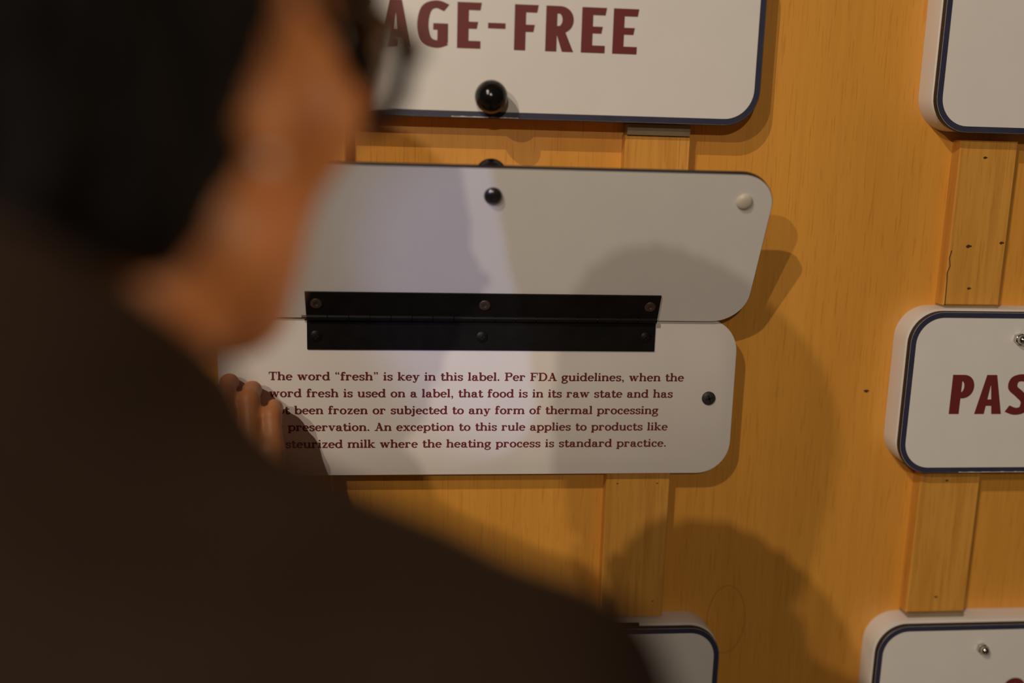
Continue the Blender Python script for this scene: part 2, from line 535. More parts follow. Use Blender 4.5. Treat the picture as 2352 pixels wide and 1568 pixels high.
# ------------------------------------------------------------------ the setting
m = MB()
m.box(-1.9, 2.3, 0.0, 0.02, 0.0, 2.7)
wall = m.build('wall_back', MT['ply'], kind='structure')
m = MB()
m.box(-1.9, 2.3, -2.6, 0.0, -0.02, 0.0)
m.build('floor', MT['floor'], kind='structure')

# marks on the plywood: a dent and a faint oval scratch
m = MB()
m.loops([[(0.4795 + 0.0028*cos(t)*(1 + 0.3*sin(3*t)), -0.0003, 1.2543 + 0.0016*sin(t)) for t in [2*pi*i/14 for i in range(14)]]], cap0=False)
m.build('nail_hole', MT['hole'], wall)
m = MB()
ring = []
for rr in (0.0, 0.0006):
    ring.append([(0.345 + (0.0215 - rr)*cos(t), -0.0003, 0.997 + (0.040 - rr)*sin(t)) for t in [2*pi*i/60 for i in range(60)]])
m.loops(ring, cap0=False, cap1=False)
m.build('scratch_mark', MT['pencil'], wall)

# ------------------------------------------------------------------ battens
BT = 0.016


def batten(x0, x1, z0, z1, label, holes=(), shim_top=0.0, shim_bottom=0.0, crack=None):
    t = thing('wooden_batten', ((x0+x1)/2, 0, z0), label, 'wood strip', 'wood strips between the signs')
    m = MB()
    e = 0.0012
    rings = []
    for ins, y in ((0, -0.0002), (0, -BT + e), (e, -BT)):
        rings.append([(x0 + ins, y, z0 + ins), (x1 - ins, y, z0 + ins), (x1 - ins, y, z1 - ins), (x0 + ins, y, z1 - ins)])
    m.loops(rings)
    m.build('strip', MT['batten'], t)
    for a, b in ((z1, z1 + shim_top), (z0 - shim_bottom, z0)):
        if b - a > 0.0005:
            m = MB()
            m.box(x0 + 0.001, x1 - 0.002, -BT - 0.003, -0.0002, a + 0.0002, b)
            m.build('end_shim', MT['shim'], t)
    for hx, hz, r in holes:
        m = MB()
        m.loops([[(hx + r*cos(q)*(1.25 + 0.3*sin(2*q + 1)), -BT - 0.0002, hz + r*0.75*sin(q)*(1 + 0.25*cos(3*q))) for q in [2*pi*i/14 for i in range(14)]]], cap0=False)
        m.build('nail_hole', MT['hole'], t)
    if crack:
        m = MB()
        for k in range(len(crack) - 1):
            (a, b), (c, d) = crack[k], crack[k+1]
            ww = 0.0005
            m.add([(a - ww, -BT - 0.0002, b), (c - ww, -BT - 0.0002, d), (c + ww, -BT - 0.0002, d), (a + ww, -BT - 0.0002, b)], [(0, 1, 2, 3)])
        m.build('crack', MT['hole'], t)
    return t


batten(0.2046, 0.2692, 1.337, 1.5118, 'short wooden strip joining the CAGE-FREE sign and the right of the open flap sign', shim_top=0.0105)
batten(0.2018, 0.2690, 1.010, 1.172, 'wooden strip under the right end of the open sign with the fresh text', holes=((0.2135, 1.1595, 0.0008), (0.2555, 1.1595, 0.0008), (0.258, 1.028, 0.0008)))
batten(-0.1275, -0.0617, 1.337, 1.5215, 'wooden strip beside the person\u2019s cheek, below the left of the CAGE-FREE sign')
batten(-0.1418, -0.0768, 1.010, 1.172, 'wooden strip under the left end of the open sign, half hidden by the jacket', holes=((-0.092, 1.1535, 0.0009),))
batten(0.5450, 0.6055, 1.3495, 1.516, 'wooden strip with nail dents and a crack above the PAS sign',
       holes=((0.5722, 1.4995, 0.0016), (0.5655, 1.4105, 0.0022), (0.6005, 1.4145, 0.0018), (0.5710, 1.3672, 0.0016)), shim_bottom=0.0035,
       crack=[(0.5476, 1.406), (0.5462, 1.398), (0.5478, 1.390), (0.5455, 1.383), (0.5462, 1.375), (0.5468, 1.350)])
batten(0.5420, 0.6090, 1.0085, 1.173, 'wooden strip running down from the PAS sign to the sign at the bottom right corner',
       holes=((0.5715, 1.1600, 0.0014), (0.5745, 1.0265, 0.0014)), shim_bottom=0.0045)

# ------------------------------------------------------------------ hinged signs
RAD = 0.034
BRD = 0.0265                      # thickness of the fixed board
FB, FF = 0.0285, 0.0348           # back and front of a closed flap


def rr(x0, x1, z0, z1, r, ins=0.0, n=12):
    x0, x1, z0, z1, r = x0 + ins, x1 - ins, z0 + ins, z1 - ins, max(r - ins, 0.001)
    p = []
    for cx, cz, a in ((x1 - r, z0 + r, -90), (x1 - r, z1 - r, 0), (x0 + r, z1 - r, 90), (x0 + r, z0 + r, 180)):
        p += arc(cx, cz, r, r, a, a + 90, n)
    return p


def plate(m, x0, x1, z0, z1, layers, f=None, r=RAD, mi=0, cmi0=None, cmi1=None):
    f = f or (lambda u, d, v: (u, d, v))
    m.loops([[f(u, d, v) for u, v in rr(x0, x1, z0, z1, r, ins)] for ins, d in layers], mi, cmi0=cmi0, cmi1=cmi1)


def flap_parts(parent, x0, x1, z0, z1, f, nuts, knob_at, back_screw=False):
    """flap with its border, knob and nuts; f maps (x, depth, z) of the closed flap into the world"""
    m = MB()
    plate(m, x0, x1, z0, z1, ((0.0006, -FB), (0, -FB - 0.0006), (0, -FF + 0.0006), (0.0006, -FF)), f, mi=1, cmi0=0, cmi1=0)
    fl = m.build('flap', [MT['white'], MT['edge']], parent, smooth=35)
    m = MB()
    rings = [[f(u, d, v) for u, v in rr(x0, x1, z0, z1, RAD, ins)] for ins, d in ((0.0008, -FF), (0.0008, -FF - 0.0003), (0.0062, -FF - 0.0003), (0.0062, -FF))]
    m.loops(rings, cap0=False, cap1=False)
    m.build('border', MT['navy'], fl, smooth=30)
    kx, kz = knob_at
    ax = Vector(f(0, -1, 0)) - Vector(f(0, 0, 0))
    m = MB()
    R = 0.0150
    prof = [(0.0075, 0.0), (0.0068, 0.002), (0.0062, 0.004)] + [(R*cos(radians(a)), 0.0175 + R*sin(radians(a))) for a in range(-62, 91, 8)] + [(0.0, 0.0175 + R)]
    m.lathe(f(kx, -FF, kz), ax, prof, 40)
    m.build('knob', MT['black'], fl, smooth=60)
    for nx, nz in nuts:
        m = MB()
        c = Vector(f(nx, -FF, nz))
        e1 = Vector(f(1, 0, 0)) - Vector(f(0, 0, 0))
        e2 = Vector(f(0, 0, 1)) - Vector(f(0, 0, 0))
        hexr = 0.0060
        m.loops([[c + ax*h + (e1*cos(q + 0.35) + e2*sin(q + 0.35))*rq for q in [2*pi*i/6 for i in range(6)]] for rq, h in ((hexr, 0), (hexr, 0.0050), (hexr*0.86, 0.0056))])
        m.lathe(c, ax, [(0.0047, 0.0052)] + [(0.0047*cos(radians(a)), 0.0070 + 0.0047*sin(radians(a))) for a in range(0, 91, 10)], 24)
        m.build('acorn_nut', MT['chrome'], fl, smooth=40)
    return fl


def scuff(parent, x0, x1, z):
    '''a strip of worn paint along the lower edge of a flap'''
    m = MB()
    n = 26
    lo_ = [(x0 + (x1 - x0)*i/n, -FF - 0.0005, z) for i in range(n + 1)]
    hi_ = [(p[0], p[1], z + 0.0004 + 0.0006*max(0.0, sin(i*1.9 + x0*70)*sin(i*0.8 + 1))) for i, p in enumerate(lo_)]
    m.add(lo_ + hi_, [(i, i + 1, n + 2 + i, n + 1 + i) for i in range(n)])
    m.build('worn_paint', MT['white'], parent)


def board(parent, x0, x1, z0, z1):
    m = MB()
    plate(m, x0, x1, z0, z1, ((0, -0.0002), (0, -BRD + 0.0015), (0.0004, -BRD + 0.0004), (0.0015, -BRD)))
    return m.build('backing_board', MT['board'], parent, smooth=40)


def closed_sign(cx, hw, z0, z1, label, letters=None, letter_z=None, nut_x=None, barrel=False, worn=None):
    t = thing('flip_sign', (cx, 0, z0), label, 'sign', 'flip-up signs on the board wall')
    board(t, cx - hw - 0.0005, cx + hw + 0.0005, z0 + 0.0015, z1 + 0.0015)
    if barrel:
        m = MB()
        m.tube([(cx - 0.17, -0.0270, z1 + 0.0006), (cx + 0.17, -0.0270, z1 + 0.0006)], 0.0020, 12)
        m.build('hinge', MT['hinge'], t, smooth=60)
    zn = z1 - 0.0270
    nx = nut_x or (cx - 0.162, cx, cx + 0.162)
    fl = flap_parts(t, cx - hw, cx + hw, z0, z1, lambda u, d, v: (u, d, v), [(q, zn) for q in nx], (cx, z0 + 0.019))
    if letters:
        sans_text(letters, letter_z[0], letter_z[1], -FF - 0.0004).build('lettering', MT['maroon'], fl)
    if worn:
        scuff(fl, worn[0], worn[1], z0 + 0.0009)
    return t


CX = 0.0712
closed_sign(CX, 0.2575, 1.5228, 1.6935, 'white flip sign lettered CAGE-FREE with round black knob and navy edge',
            [('C', -0.0670, -0.0375), ('A', -0.0290, -0.0015), ('G', 0.0038, 0.0318), ('E', 0.0401, 0.0622), ('-', 0.0682, 0.0842), ('F', 0.0924, 0.1142), ('R', 0.1213, 0.1470), ('E', 0.1546, 0.1776), ('E', 0.1840, 0.2078)],
            (1.5850, 0.0402), worn=(0.036, 0.098))
closed_sign(CX, 0.2575, 0.8360, 1.0063, 'white flip sign emerging below the jacket shoulder, only its top right corner showing', barrel=True)
RX = 0.7620
RN = (0.6195, RX, 2*RX - 0.6195)
closed_sign(RX, 0.2580, 1.5228, 1.6935, 'white flip sign at the top right corner, its face blank in view', nut_x=RN)
closed_sign(RX, 0.2580, 1.1748, 1.3458, 'white flip sign lettered PAS with a chrome acorn nut above the letters',
            [('P', 0.5535, 0.5778), ('A', 0.5812, 0.6106), ('S', 0.6150, 0.6405)], (1.2389, 0.0416), nut_x=RN, worn=(0.572, 0.650))
closed_sign(RX, 0.2580, 0.8320, 1.0023, 'white flip sign at the bottom right corner with chrome acorn nut above a round letter',
            [('O', 0.6515, 0.6815)], (0.8978, 0.0402), nut_x=(0.6222, RX, 2*RX - 0.6222))

# the open sign: fixed panel with the text, flap swung up on its hinge
ZH = 1.3338                                   # hinge axis
YH = -0.0310
TILT = radians(25)
LF = 0.1605
op = thing('flip_sign', (CX, 0, 1.1735), 'open sign with small text about the word fresh, flap swung up on black hinge', 'sign', 'flip-up signs on the board wall')
bd = board(op, CX - 0.2550, CX + 0.2555, 1.1735, 1.3345)
m = MB()
YT = -BRD - 0.00025
for s, x0, x1, z in (
        ('The word \u201cfresh\u201d is key in this label. Per FDA guidelines, when the', -0.1363, 0.2740, 1.2706),
        ('word fresh is used on a label, that food is in its raw state and has', -0.1360, 0.2636, 1.2537),
        ('not been frozen or subjected to any form of thermal processing', -0.1363, 0.2498, 1.2366),
        ('or preservation. An exception to this rule applies to products like', -0.1363, 0.2602, 1.2195),
        ('pasteurized milk where the heating process is standard practice.', -0.1363, 0.2600, 1.2022)):
    text_line(s, x0, x1, z, 0.00835, m, YT)
m.build('lettering', MT['maroon'], bd)


def phillips(parent, c, r, name='screw', ax=(0, -1, 0), mt='dscrew', rot=0.4, dome=0.4):
    m = MB()
    ax = Vector(ax).normalized()
    m.lathe(c, ax, [(r, 0), (r, r*0.15)] + [(r*cos(radians(a)), r*0.15 + r*dome*sin(radians(a))) for a in range(15, 91, 15)], 28)
    o = m.build(name, MT[mt], parent, smooth=50)
    return o


def cross_slot(parent, c, r, h, e1, e2, ax):
    m = MB()
    c, e1, e2, ax = Vector(c), Vector(e1), Vector(e2), Vector(ax)
    for a, b in ((e1, e2), (e2, e1)):
        v = [c + ax*h + a*sx*r*0.52 + b*sy*r*0.11 for sx, sy in ((-1, -1), (1, -1), (1, 1), (-1, 1))]
        m.loops([v, [p + ax*0.0004 for p in v]])
    m.build('cross_slot', MT['slot'], parent)


for sx, rot in ((0.3006, 0.35), (-0.1582, 0.2)):
    s_ = phillips(op, (sx, -BRD, 1.2532), 0.0070, dome=0.28)
    e1 = Vector((cos(rot), 0, sin(rot)))
    e2 = Vector((-sin(rot), 0, cos(rot)))
    cross_slot(s_, (sx, -BRD, 1.2532), 0.0068, 0.0027, e1, e2, (0, -1, 0))


# flap swung up: map the closed flap (below the axis) to the open position
def fopen(u, d, v):
    # closed: v measured down from the axis, d negative towards the room; offset from the back face
    q = -v                                    # distance from the axis along the flap
    dep = -d - FB                             # 0 at the back face, grows to the front face
    up = (sin(TILT), cos(TILT))               # along the flap: towards the room, up
    nb = (-cos(TILT), sin(TILT))              # from the back face to the front face: towards the wall, up
    # y axis grows towards the wall
    oy = YH - up[0]*q - nb[0]*dep
    oz = ZH + up[1]*q + nb[1]*dep
    return (u, oy, oz)


HW = 0.2590
fl = flap_parts(op, CX - HW, CX + HW, -LF, 0.0015, fopen, [], (CX, -LF + 0.019))
axb = Vector((0, -cos(TILT), sin(TILT)*-1)).normalized()      # outward from the back face, towards the camera
axb = (Vector(fopen(0, 0, 0)) - Vector(fopen(0, -1, 0))).normalized()


def onback(u, q):
    return Vector(fopen(u, -FB, -q))


kscrew = phillips(fl, onback(CX + 0.0008, 0.1335), 0.0082, 'knob_screw', axb, 'gunmetal', dome=0.55)
upv = (onback(0, 1) - onback(0, 0)).normalized()
cross_slot(kscrew, onback(CX + 0.0008, 0.1335), 0.0070, 0.0046, Vector((1, 0, 0)), upv, axb)
for bx in (CX + 0.2315, CX - 0.2315):
    m = MB()
    m.lathe(onback(bx, 0.133), axb, [(0.0078, 0), (0.0075, 0.0014), (0.0066, 0.0026), (0.0050, 0.0034), (0.0025, 0.0038), (0, 0.0039)], 28)
    m.build('bumper', MT['bumper'], fl, smooth=60)

# the piano hinge
hg = thing('hinge', (CX, YH, ZH), parent=op)
m = MB()
HX0, HX1 = -0.0990, 0.2415
m.box(HX0, HX1, -BRD - 0.0016, -BRD - 0.0001, 1.3015, ZH - 0.0020)
low = m.build('lower_leaf', MT['hinge'], hg)
m = MB()
b0, b1 = 0.0030, 0.0292
rings = []
m.loops([[onback(u, q) + axb*h for u, q in ((HX0, b0), (HX1, b0), (HX1, b1), (HX0, b1))] for h in (0.0001, 0.0016)])
upl = m.build('upper_leaf', MT['hinge'], hg)
YB = YH - 0.0005
seg = (HX1 - HX0)/17
for par, k0 in ((low, 0), (upl, 1)):
    for k in range(k0, 17, 2):
        m = MB()
        m.tube([(HX0 + k*seg + 0.0004, YB, ZH), (HX0 + (k+1)*seg - 0.0004, YB, ZH)], 0.0034, 16)
        if k0 == 0:
            m.box(HX0 + k*seg + 0.0004, HX0 + (k+1)*seg - 0.0004, -BRD - 0.0018, -BRD - 0.0001, ZH - 0.004, ZH)
        else:
            c = [onback(u, q) + axb*0.0008 for u, q in ((HX0 + k*seg + 0.0004, 0), (HX0 + (k+1)*seg - 0.0004, 0), (HX0 + (k+1)*seg - 0.0004, 0.004), (HX0 + k*seg + 0.0004, 0.004))]
            m.loops([c, [p + axb*0.001 for p in c]])
        m.build('knuckle', MT['hinge'], par, smooth=40)
m = MB()
m.tube([(HX0 - 0.0045, YB, ZH), (HX1, YB, ZH)], 0.0017, 12)
m.build('pin', MT['rivet'], hg, smooth=60)
for ux, qq in ((-0.0888, 0.0168), (CX - 0.0008, 0.0168), (0.2318, 0.0168)):
    m = MB()
    m.lathe(onback(ux, qq) + axb*0.0016, axb, [(0.0054, 0), (0.0054, 0.0008), (0.0046, 0.0014), (0.0022, 0.0014), (0.0018, 0.0006), (0, 0.0006)], 28)
    m.build('rivet', MT['rivet'], upl, smooth=40)
for ux, zz in ((-0.0905, 1.3143), (0.0693, 1.3147), (0.2322, 1.3153)):
    m = MB()
    m.lathe((ux, -BRD - 0.0016, zz), (0, -1, 0), [(0.0056, 0), (0.0056, 0.0004), (0.0050, 0.0008), (0, 0.0009)], 28)
    s_ = m.build('hinge_screw', MT['hinge'], low, smooth=40)
    cross_slot(s_, (ux, -BRD - 0.0016, zz), 0.0052, 0.0008, Vector((1, 0, 0)), Vector((0, 0, 1)), (0, -1, 0))

# ------------------------------------------------------------------ the person: implicit surfaces meshed with surface nets


def rot(yaw=0, pitch=0, roll=0):
    """columns: right, forward, up of a body frame; yaw turns to the right, pitch nods down, roll leans the crown right"""
    cy, sy = cos(yaw), sin(yaw)
    Rz = np.array([[cy, sy, 0], [-sy, cy, 0], [0, 0, 1.0]])
    cp, sp = cos(pitch), sin(pitch)
    Rx = np.array([[1, 0, 0], [0, cp, sp], [0, -sp, cp]])
    cr, sr = cos(roll), sin(roll)
    Ry = np.array([[cr, 0, sr], [0, 1, 0], [-sr, 0, cr]])
    return Rz @ Rx @ Ry


class Frame:
    def __init__(self, o, R):
        self.o, self.R = np.array(o, float), R

    def w(self, *p):
        return self.o + self.R @ np.array(p, float)


def cone(a, b, ra, rb):
    a, b = np.array(a, float), np.array(b, float)

    def d(P):
        ba = b - a
        t = np.clip(((P - a) @ ba)/(ba @ ba), 0, 1)
        return np.linalg.norm(P - a - t[:, None]*ba, axis=1) - (ra + (rb - ra)*t)
    r = max(ra, rb)
    return d, np.minimum(a, b) - r, np.maximum(a, b) + r


def ell(fr, c, r):
    c, r = np.array(c, float), np.array(r, float)

    def d(P):
        q = (P - fr.o) @ fr.R - c
        k0 = np.linalg.norm(q/r, axis=1)
        k1 = np.linalg.norm(q/(r*r), axis=1) + 1e-9
        return k0*(k0 - 1)/k1
    cw = fr.w(*c)
    R = max(r)
    return d, cw - R, cw + R


def smin(a, b, k):
    h = np.maximum(k - np.abs(a - b), 0)/k
    return np.minimum(a, b) - h*h*k*0.25


def union(prims):
    """prims: list of (prim, k). Far primitives do not matter near a point, so each only touches its own surroundings"""
    def d(P):
        lo, hi = P.min(0), P.max(0)
        out = np.full(len(P), 1.0)
        for (f, a, b), k in prims:
            mg = 0.06
            if np.any(a - mg > hi) or np.any(b + mg < lo):
                continue
            out = smin(out, f(P), k)
        return out
    lo = np.min([p[0][1] for p in prims], axis=0)
    hi = np.max([p[0][2] for p in prims], axis=0)
    return d, lo, hi


def nets(d, lo, hi, h):
    """naive surface nets on a sparse grid of step h"""
    lo = np.array(lo) - 3*h
    hi = np.array(hi) + 3*h
    n = np.ceil((hi - lo)/h).astype(int)
    K = 8
    nb = np.ceil(n/K).astype(int)
    n = nb*K
    V = np.full(tuple(n), 1.0, np.float32)
    off = np.stack(np.meshgrid(*[np.arange(K)]*3, indexing='ij'), -1).reshape(-1, 3)
    # coarse pass: blocks that may hold the surface
    for bx in range(nb[0]):
        by, bz = np.meshgrid(np.arange(nb[1]), np.arange(nb[2]), indexing='ij')
        bl = np.stack([np.full(by.size, bx), by.ravel(), bz.ravel()], -1)
        ctr = lo + (bl*K + (K - 1)/2)*h
        # split the coarse points by height so that union() can skip far primitives
        dist = np.empty(len(ctr))
        idx = np.argsort(bl[:, 2], kind='stable')
        for ch in np.array_split(idx, max(1, len(idx)//256)):
            dist[ch] = d(ctr[ch])
        for b_, dd in zip(bl, dist):
            s = b_*K
            if abs(dd) > K*h*1.15:
                if dd < 0:
                    V[s[0]:s[0]+K, s[1]:s[1]+K, s[2]:s[2]+K] = -1
                continue
            V[s[0]:s[0]+K, s[1]:s[1]+K, s[2]:s[2]+K] = d(lo + (s + off)*h).reshape(K, K, K)
    sgn = V < 0
    c = np.zeros(tuple(n - 1), np.int8)
    for i in (0, 1):
        for j in (0, 1):
            for k in (0, 1):
                c += sgn[i:n[0]-1+i, j:n[1]-1+j, k:n[2]-1+k]
    cells = np.argwhere((c > 0) & (c < 8))
    ids = np.full(tuple(n - 1), -1, np.int32)
    ids[tuple(cells.T)] = np.arange(len(cells))
    acc = np.zeros((len(cells), 3))
    cnt = np.zeros(len(cells))
    cor = [np.array((i, j, k)) for i in (0, 1) for j in (0, 1) for k in (0, 1)]
    for a in cor:
        for ax in range(3):
            if a[ax]:
                continue
            b = a.copy()
            b[ax] = 1
            va = V[tuple((cells + a).T)]
            vb = V[tuple((cells + b).T)]
            q = (va < 0) != (vb < 0)
            t = np.where(q, va/(va - vb + 1e-12), 0)
            p = a + t[:, None]*(b - a)
            acc[q] += p[q]
            cnt[q] += 1
    verts = lo + (cells + acc/cnt[:, None])*h
    faces = []
    for ax in range(3):
        u, v = (ax + 1) % 3, (ax + 2) % 3
        sl0 = [slice(1, n[i]-1) for i in range(3)]
        sl1 = list(sl0)
        sl0[ax] = slice(0, n[ax]-1)
        sl1[ax] = slice(1, n[ax])
        s0, s1 = sgn[tuple(sl0)], sgn[tuple(sl1)]
        e = np.argwhere(s0 != s1)
        st = s0[tuple(e.T)]
        g = e + 1
        g[:, ax] = e[:, ax]
        du, dv = np.zeros(3, int), np.zeros(3, int)
        du[u], dv[v] = 1, 1
        q = [ids[tuple((g - du - dv).T)], ids[tuple((g - dv).T)], ids[tuple(g.T)], ids[tuple((g - du).T)]]
        fq = np.stack(q, 1)
        fq[~st] = fq[~st][:, ::-1]
        faces.append(fq)
    return verts, np.concatenate(faces)


def surf(name, d, lo, hi, h, mats, parent=None, loc=None, relax=2, **kw):
    verts, faces = nets(d, lo, hi, h)
    # a little smoothing
    for _ in range(relax):
        s = np.zeros_like(verts)
        k = np.zeros(len(verts))
        for i in range(4):
            a, b = faces[:, i], faces[:, (i+1) % 4]
            np.add.at(s, a, verts[b])
            np.add.at(k, a, 1)
        verts = verts*0.5 + 0.5*s/np.maximum(k, 1)[:, None]
    m = MB()
    m.v = [tuple(p) for p in verts]
    m.f = [tuple(int(i) for i in f) for f in faces]
    m.m = [0]*len(m.f)
    return m.build(name, mats, parent, loc=loc, smooth=180, **kw)


# --- skeleton (metres, world)
HD = Frame((-0.108, -0.603, 1.528), rot(radians(30), radians(3), radians(5)))
NB = np.array((-0.135, -0.655, 1.375))                       # base of the neck
TS = Frame(NB, rot(radians(14), radians(6), 0))
SHR, SHL = TS.w(0.156, 0.01, -0.085), TS.w(-0.150, 0.05, -0.092)
ELR, WRR = TS.w(0.205, -0.01, -0.335), TS.w(0.185, 0.13, -0.560)
WRL = np.array((-0.142, -0.108, 1.138))
ELL = np.array((-0.300, -0.330, 1.105))
PEL = np.array((-0.150, -0.640, 0.930))
BF = Frame(PEL, rot(radians(12)))
HPR, HPL = BF.w(0.085, 0, -0.04), BF.w(-0.085, 0, -0.04)
KNR, KNL = BF.w(0.095, 0.02, -0.46), BF.w(-0.095, 0.02, -0.46)
ANR, ANL = BF.w(0.10, -0.02, -0.85), BF.w(-0.10, -0.02, -0.85)


def hand(wr, dirv, palm, thumb_sign, curl, spread=1.0):
    """left or right hand: wrist, finger direction, palm normal; thumb_sign picks the thumb side"""
    d = np.array(dirv, float)
    d /= np.linalg.norm(d)
    p = np.array(palm, float)
    p -= d*(p @ d)
    p /= np.linalg.norm(p)
    s = np.cross(d, p)*thumb_sign                              # towards the thumb
    W = np.array(wr, float)

    def at(a, b, c):
        return W + s*a + d*b + p*c
    pr = []
    for a, b in ((0.029, 0.088), (0.010, 0.092), (-0.010, 0.088), (-0.028, 0.080)):
        pr.append((cone(at(a*0.55, 0.005, 0), at(a, b, -0.002), 0.016, 0.0105), 0.012))
    lens = ((0.042, 0.025, 0.020), (0.046, 0.028, 0.021), (0.042, 0.026, 0.020), (0.034, 0.020, 0.018))
    bases = ((0.030, 0.088), (0.0105, 0.093), (-0.010, 0.089), (-0.029, 0.081))
    for i, ((a, b), L) in enumerate(zip(bases, lens)):
        fan = (0.16, 0.03, -0.09, -0.22)[i]*spread
        q = at(a, b, -0.002)
        ang = 0.0
        rads = (0.0098, 0.0092, 0.0082, 0.0070)
        for j, l_ in enumerate(L):
            ang += curl[i][j]
            v = (d*cos(fan) + s*sin(fan))*cos(ang) + p*sin(ang)
            q2 = q + v*l_
            pr.append((cone(q, q2, rads[j]*(0.92 if i == 3 else 1), rads[j+1]*(0.92 if i == 3 else 1)), 0.005))
            q = q2
    t0, t1, t2, t3 = at(0.016, 0.016, 0.006), at(0.040, 0.050, 0.014), at(0.049, 0.080, 0.018), at(0.046, 0.105, 0.020)
    pr.append((cone(t0, t1, 0.017, 0.0125), 0.012))
    pr.append((cone(t1, t2, 0.0115, 0.0098), 0.004))
    pr.append((cone(t2, t3, 0.0100, 0.0075), 0.004))
    return pr


skin = []


def sk(p, k=0.02):
    skin.append((p, k))


# head
sk(ell(HD, (0, -0.014, 0.040), (0.073, 0.096, 0.083)))
sk(ell(HD, (0, 0.038, -0.026), (0.057, 0.058, 0.088)), 0.03)
for s_ in (-1, 1):
    sk(cone(HD.w(0.052*s_, 0.006, -0.060), HD.w(0.012*s_, 0.070, -0.096), 0.017, 0.014), 0.028)
    sk(ell(HD, (0.043*s_, 0.060, -0.012), (0.022, 0.022, 0.020)), 0.022)
    sk(cone(HD.w(0.046*s_, 0.068, 0.036), HD.w(0.008*s_, 0.086, 0.032), 0.009, 0.010), 0.014)
sk(ell(HD, (0, 0.077, -0.095), (0.021, 0.018, 0.018)), 0.018)
sk(cone(HD.w(0, 0.088, 0.022), HD.w(0, 0.112, -0.018), 0.0075, 0.0105), 0.012)
for s_ in (-1, 1):
    sk(ell(HD, (0.012*s_, 0.101, -0.021), (0.008, 0.009, 0.007)), 0.008)
sk(cone(HD.w(-0.016, 0.089, -0.050), HD.w(0.016, 0.089, -0.050), 0.0065, 0.0065), 0.010)
sk(cone(HD.w(-0.014, 0.088, -0.061), HD.w(0.014, 0.088, -0.061), 0.007, 0.007), 0.008)
# ears: rim, bowl and lobe
for s_ in (-1, 1):
    EF = Frame(HD.w(0.077*s_, -0.014, 0.002), HD.R @ rot(radians(24*s_), radians(-8), radians(8*s_)))
    sk(ell(EF, (0, -0.005, 0.004), (0.0050, 0.0165, 0.030)), 0.010)
    rimpts = [(0.004*s_, -0.006 + 0.0175*cos(t), 0.008 + 0.0270*sin(t)) for t in np.linspace(radians(-10), radians(250), 12)]
    for a, b in zip(rimpts[:-1], rimpts[1:]):
        sk(cone(EF.w(*a), EF.w(*b), 0.0040, 0.0040), 0.003)
    sk(ell(EF, (0.001*s_, 0.002, -0.024), (0.0050, 0.0090, 0.0105)), 0.006)
    sk(ell(EF, (-0.004*s_, 0.012, -0.004), (0.006, 0.006, 0.009)), 0.006)
# neck, trunk, limbs
sk(cone(HD.w(0, -0.026, -0.045), NB + (0, -0.005, -0.01), 0.052, 0.058), 0.03)
sk(cone(NB, TS.w(0, -0.01, -0.08), 0.058, 0.085), 0.05)
sk(ell(TS, (0, -0.005, -0.19), (0.150, 0.095, 0.190)), 0.06)
sk(ell(BF, (0, 0, 0.13), (0.130, 0.090, 0.170)), 0.06)
sk(ell(BF, (0, -0.01, -0.01), (0.155, 0.105, 0.120)), 0.05)
for a, b, c, ra, rb, rc in ((SHR, ELR, WRR, 0.048, 0.038, 0.025), (SHL, ELL, WRL, 0.048, 0.038, 0.025)):
    sk(cone(TS.w(0, 0, -0.06), a, 0.055, 0.046), 0.05)
    sk(cone(a, b, ra, rb), 0.03)
    sk(cone(b, c, rb, rc), 0.02)
for a, b, c in ((HPR, KNR, ANR), (HPL, KNL, ANL)):
    sk(cone(a, b, 0.080, 0.052), 0.04)
    sk(cone(b, c, 0.050, 0.034), 0.02)
    sk(cone(c - (0, 0, 0.015), c + BF.R @ np.array((0.01, 0.15, -0.045)), 0.034, 0.022), 0.02)
skin += hand(WRL, (-0.12, 0.22, 0.95), (0.0, 0.97, -0.22), 1, ((0.25, 0.95, 0.40), (0.22, 1.0, 0.45), (0.25, 1.0, 0.45), (0.3, 1.0, 0.4)), 0.0)
skin += hand(WRR, (0.02, 0.30, -0.95), (-0.95, 0.25, 0.05), 1, ((0.3, 0.5, 0.35), (0.4, 0.55, 0.4), (0.45, 0.6, 0.4), (0.5, 0.6, 0.4)), 0.7)
sd, slo, shi = union(skin)


def skin_d(P):
    d = sd(P)
    # eye sockets and the bowl of the ear
    for s_ in (-1, 1):
        for c, r, k in (((0.033*s_, 0.104, 0.016), 0.017, 0.010),):
            q = np.linalg.norm(P - HD.w(*c), axis=1) - r
            d = -smin(-d, q, k)
    return d


person = surf('person', skin_d, slo, shi, 0.003, MT['skin'], loc=(-0.15, -0.64, 0.0), relax=1,
              label='person seen from behind in a dark brown jacket, short black hair, reading the open sign', cat='person')

for s_ in (-1, 1):
    m = MB()
    c = Vector(HD.w(0.033*s_, 0.079, 0.015))
    ax = Vector(HD.R @ np.array((0.05*s_, 1, -0.15)))
    m.lathe(c, ax, [(0.0122*cos(radians(a)), 0.0122*sin(radians(a))) for a in range(-90, 61, 10)], 24, 0)
    m.lathe(c, ax, [(0.0062, 0.0105), (0.0055, 0.0116), (0.003, 0.0124), (0, 0.0126)], 24, 1)
    m.build('eye', [MT['eyewhite'], MT['iris']], person, smooth=60)
    m = MB()
    m.tube([HD.w(0.014*s_, 0.098, 0.040), HD.w(0.030*s_, 0.094, 0.046), HD.w(0.052*s_, 0.074, 0.041)], [0.0022, 0.0030, 0.0014], 8)
    m.build('eyebrow', MT['hair'], person, smooth=60)
m = MB()
m.tube([HD.w(-0.020, 0.092, -0.054), HD.w(-0.008, 0.0975, -0.0525), HD.w(0.008, 0.0975, -0.0525), HD.w(0.020, 0.092, -0.054)], [0.002, 0.0042, 0.0042, 0.002], 8)
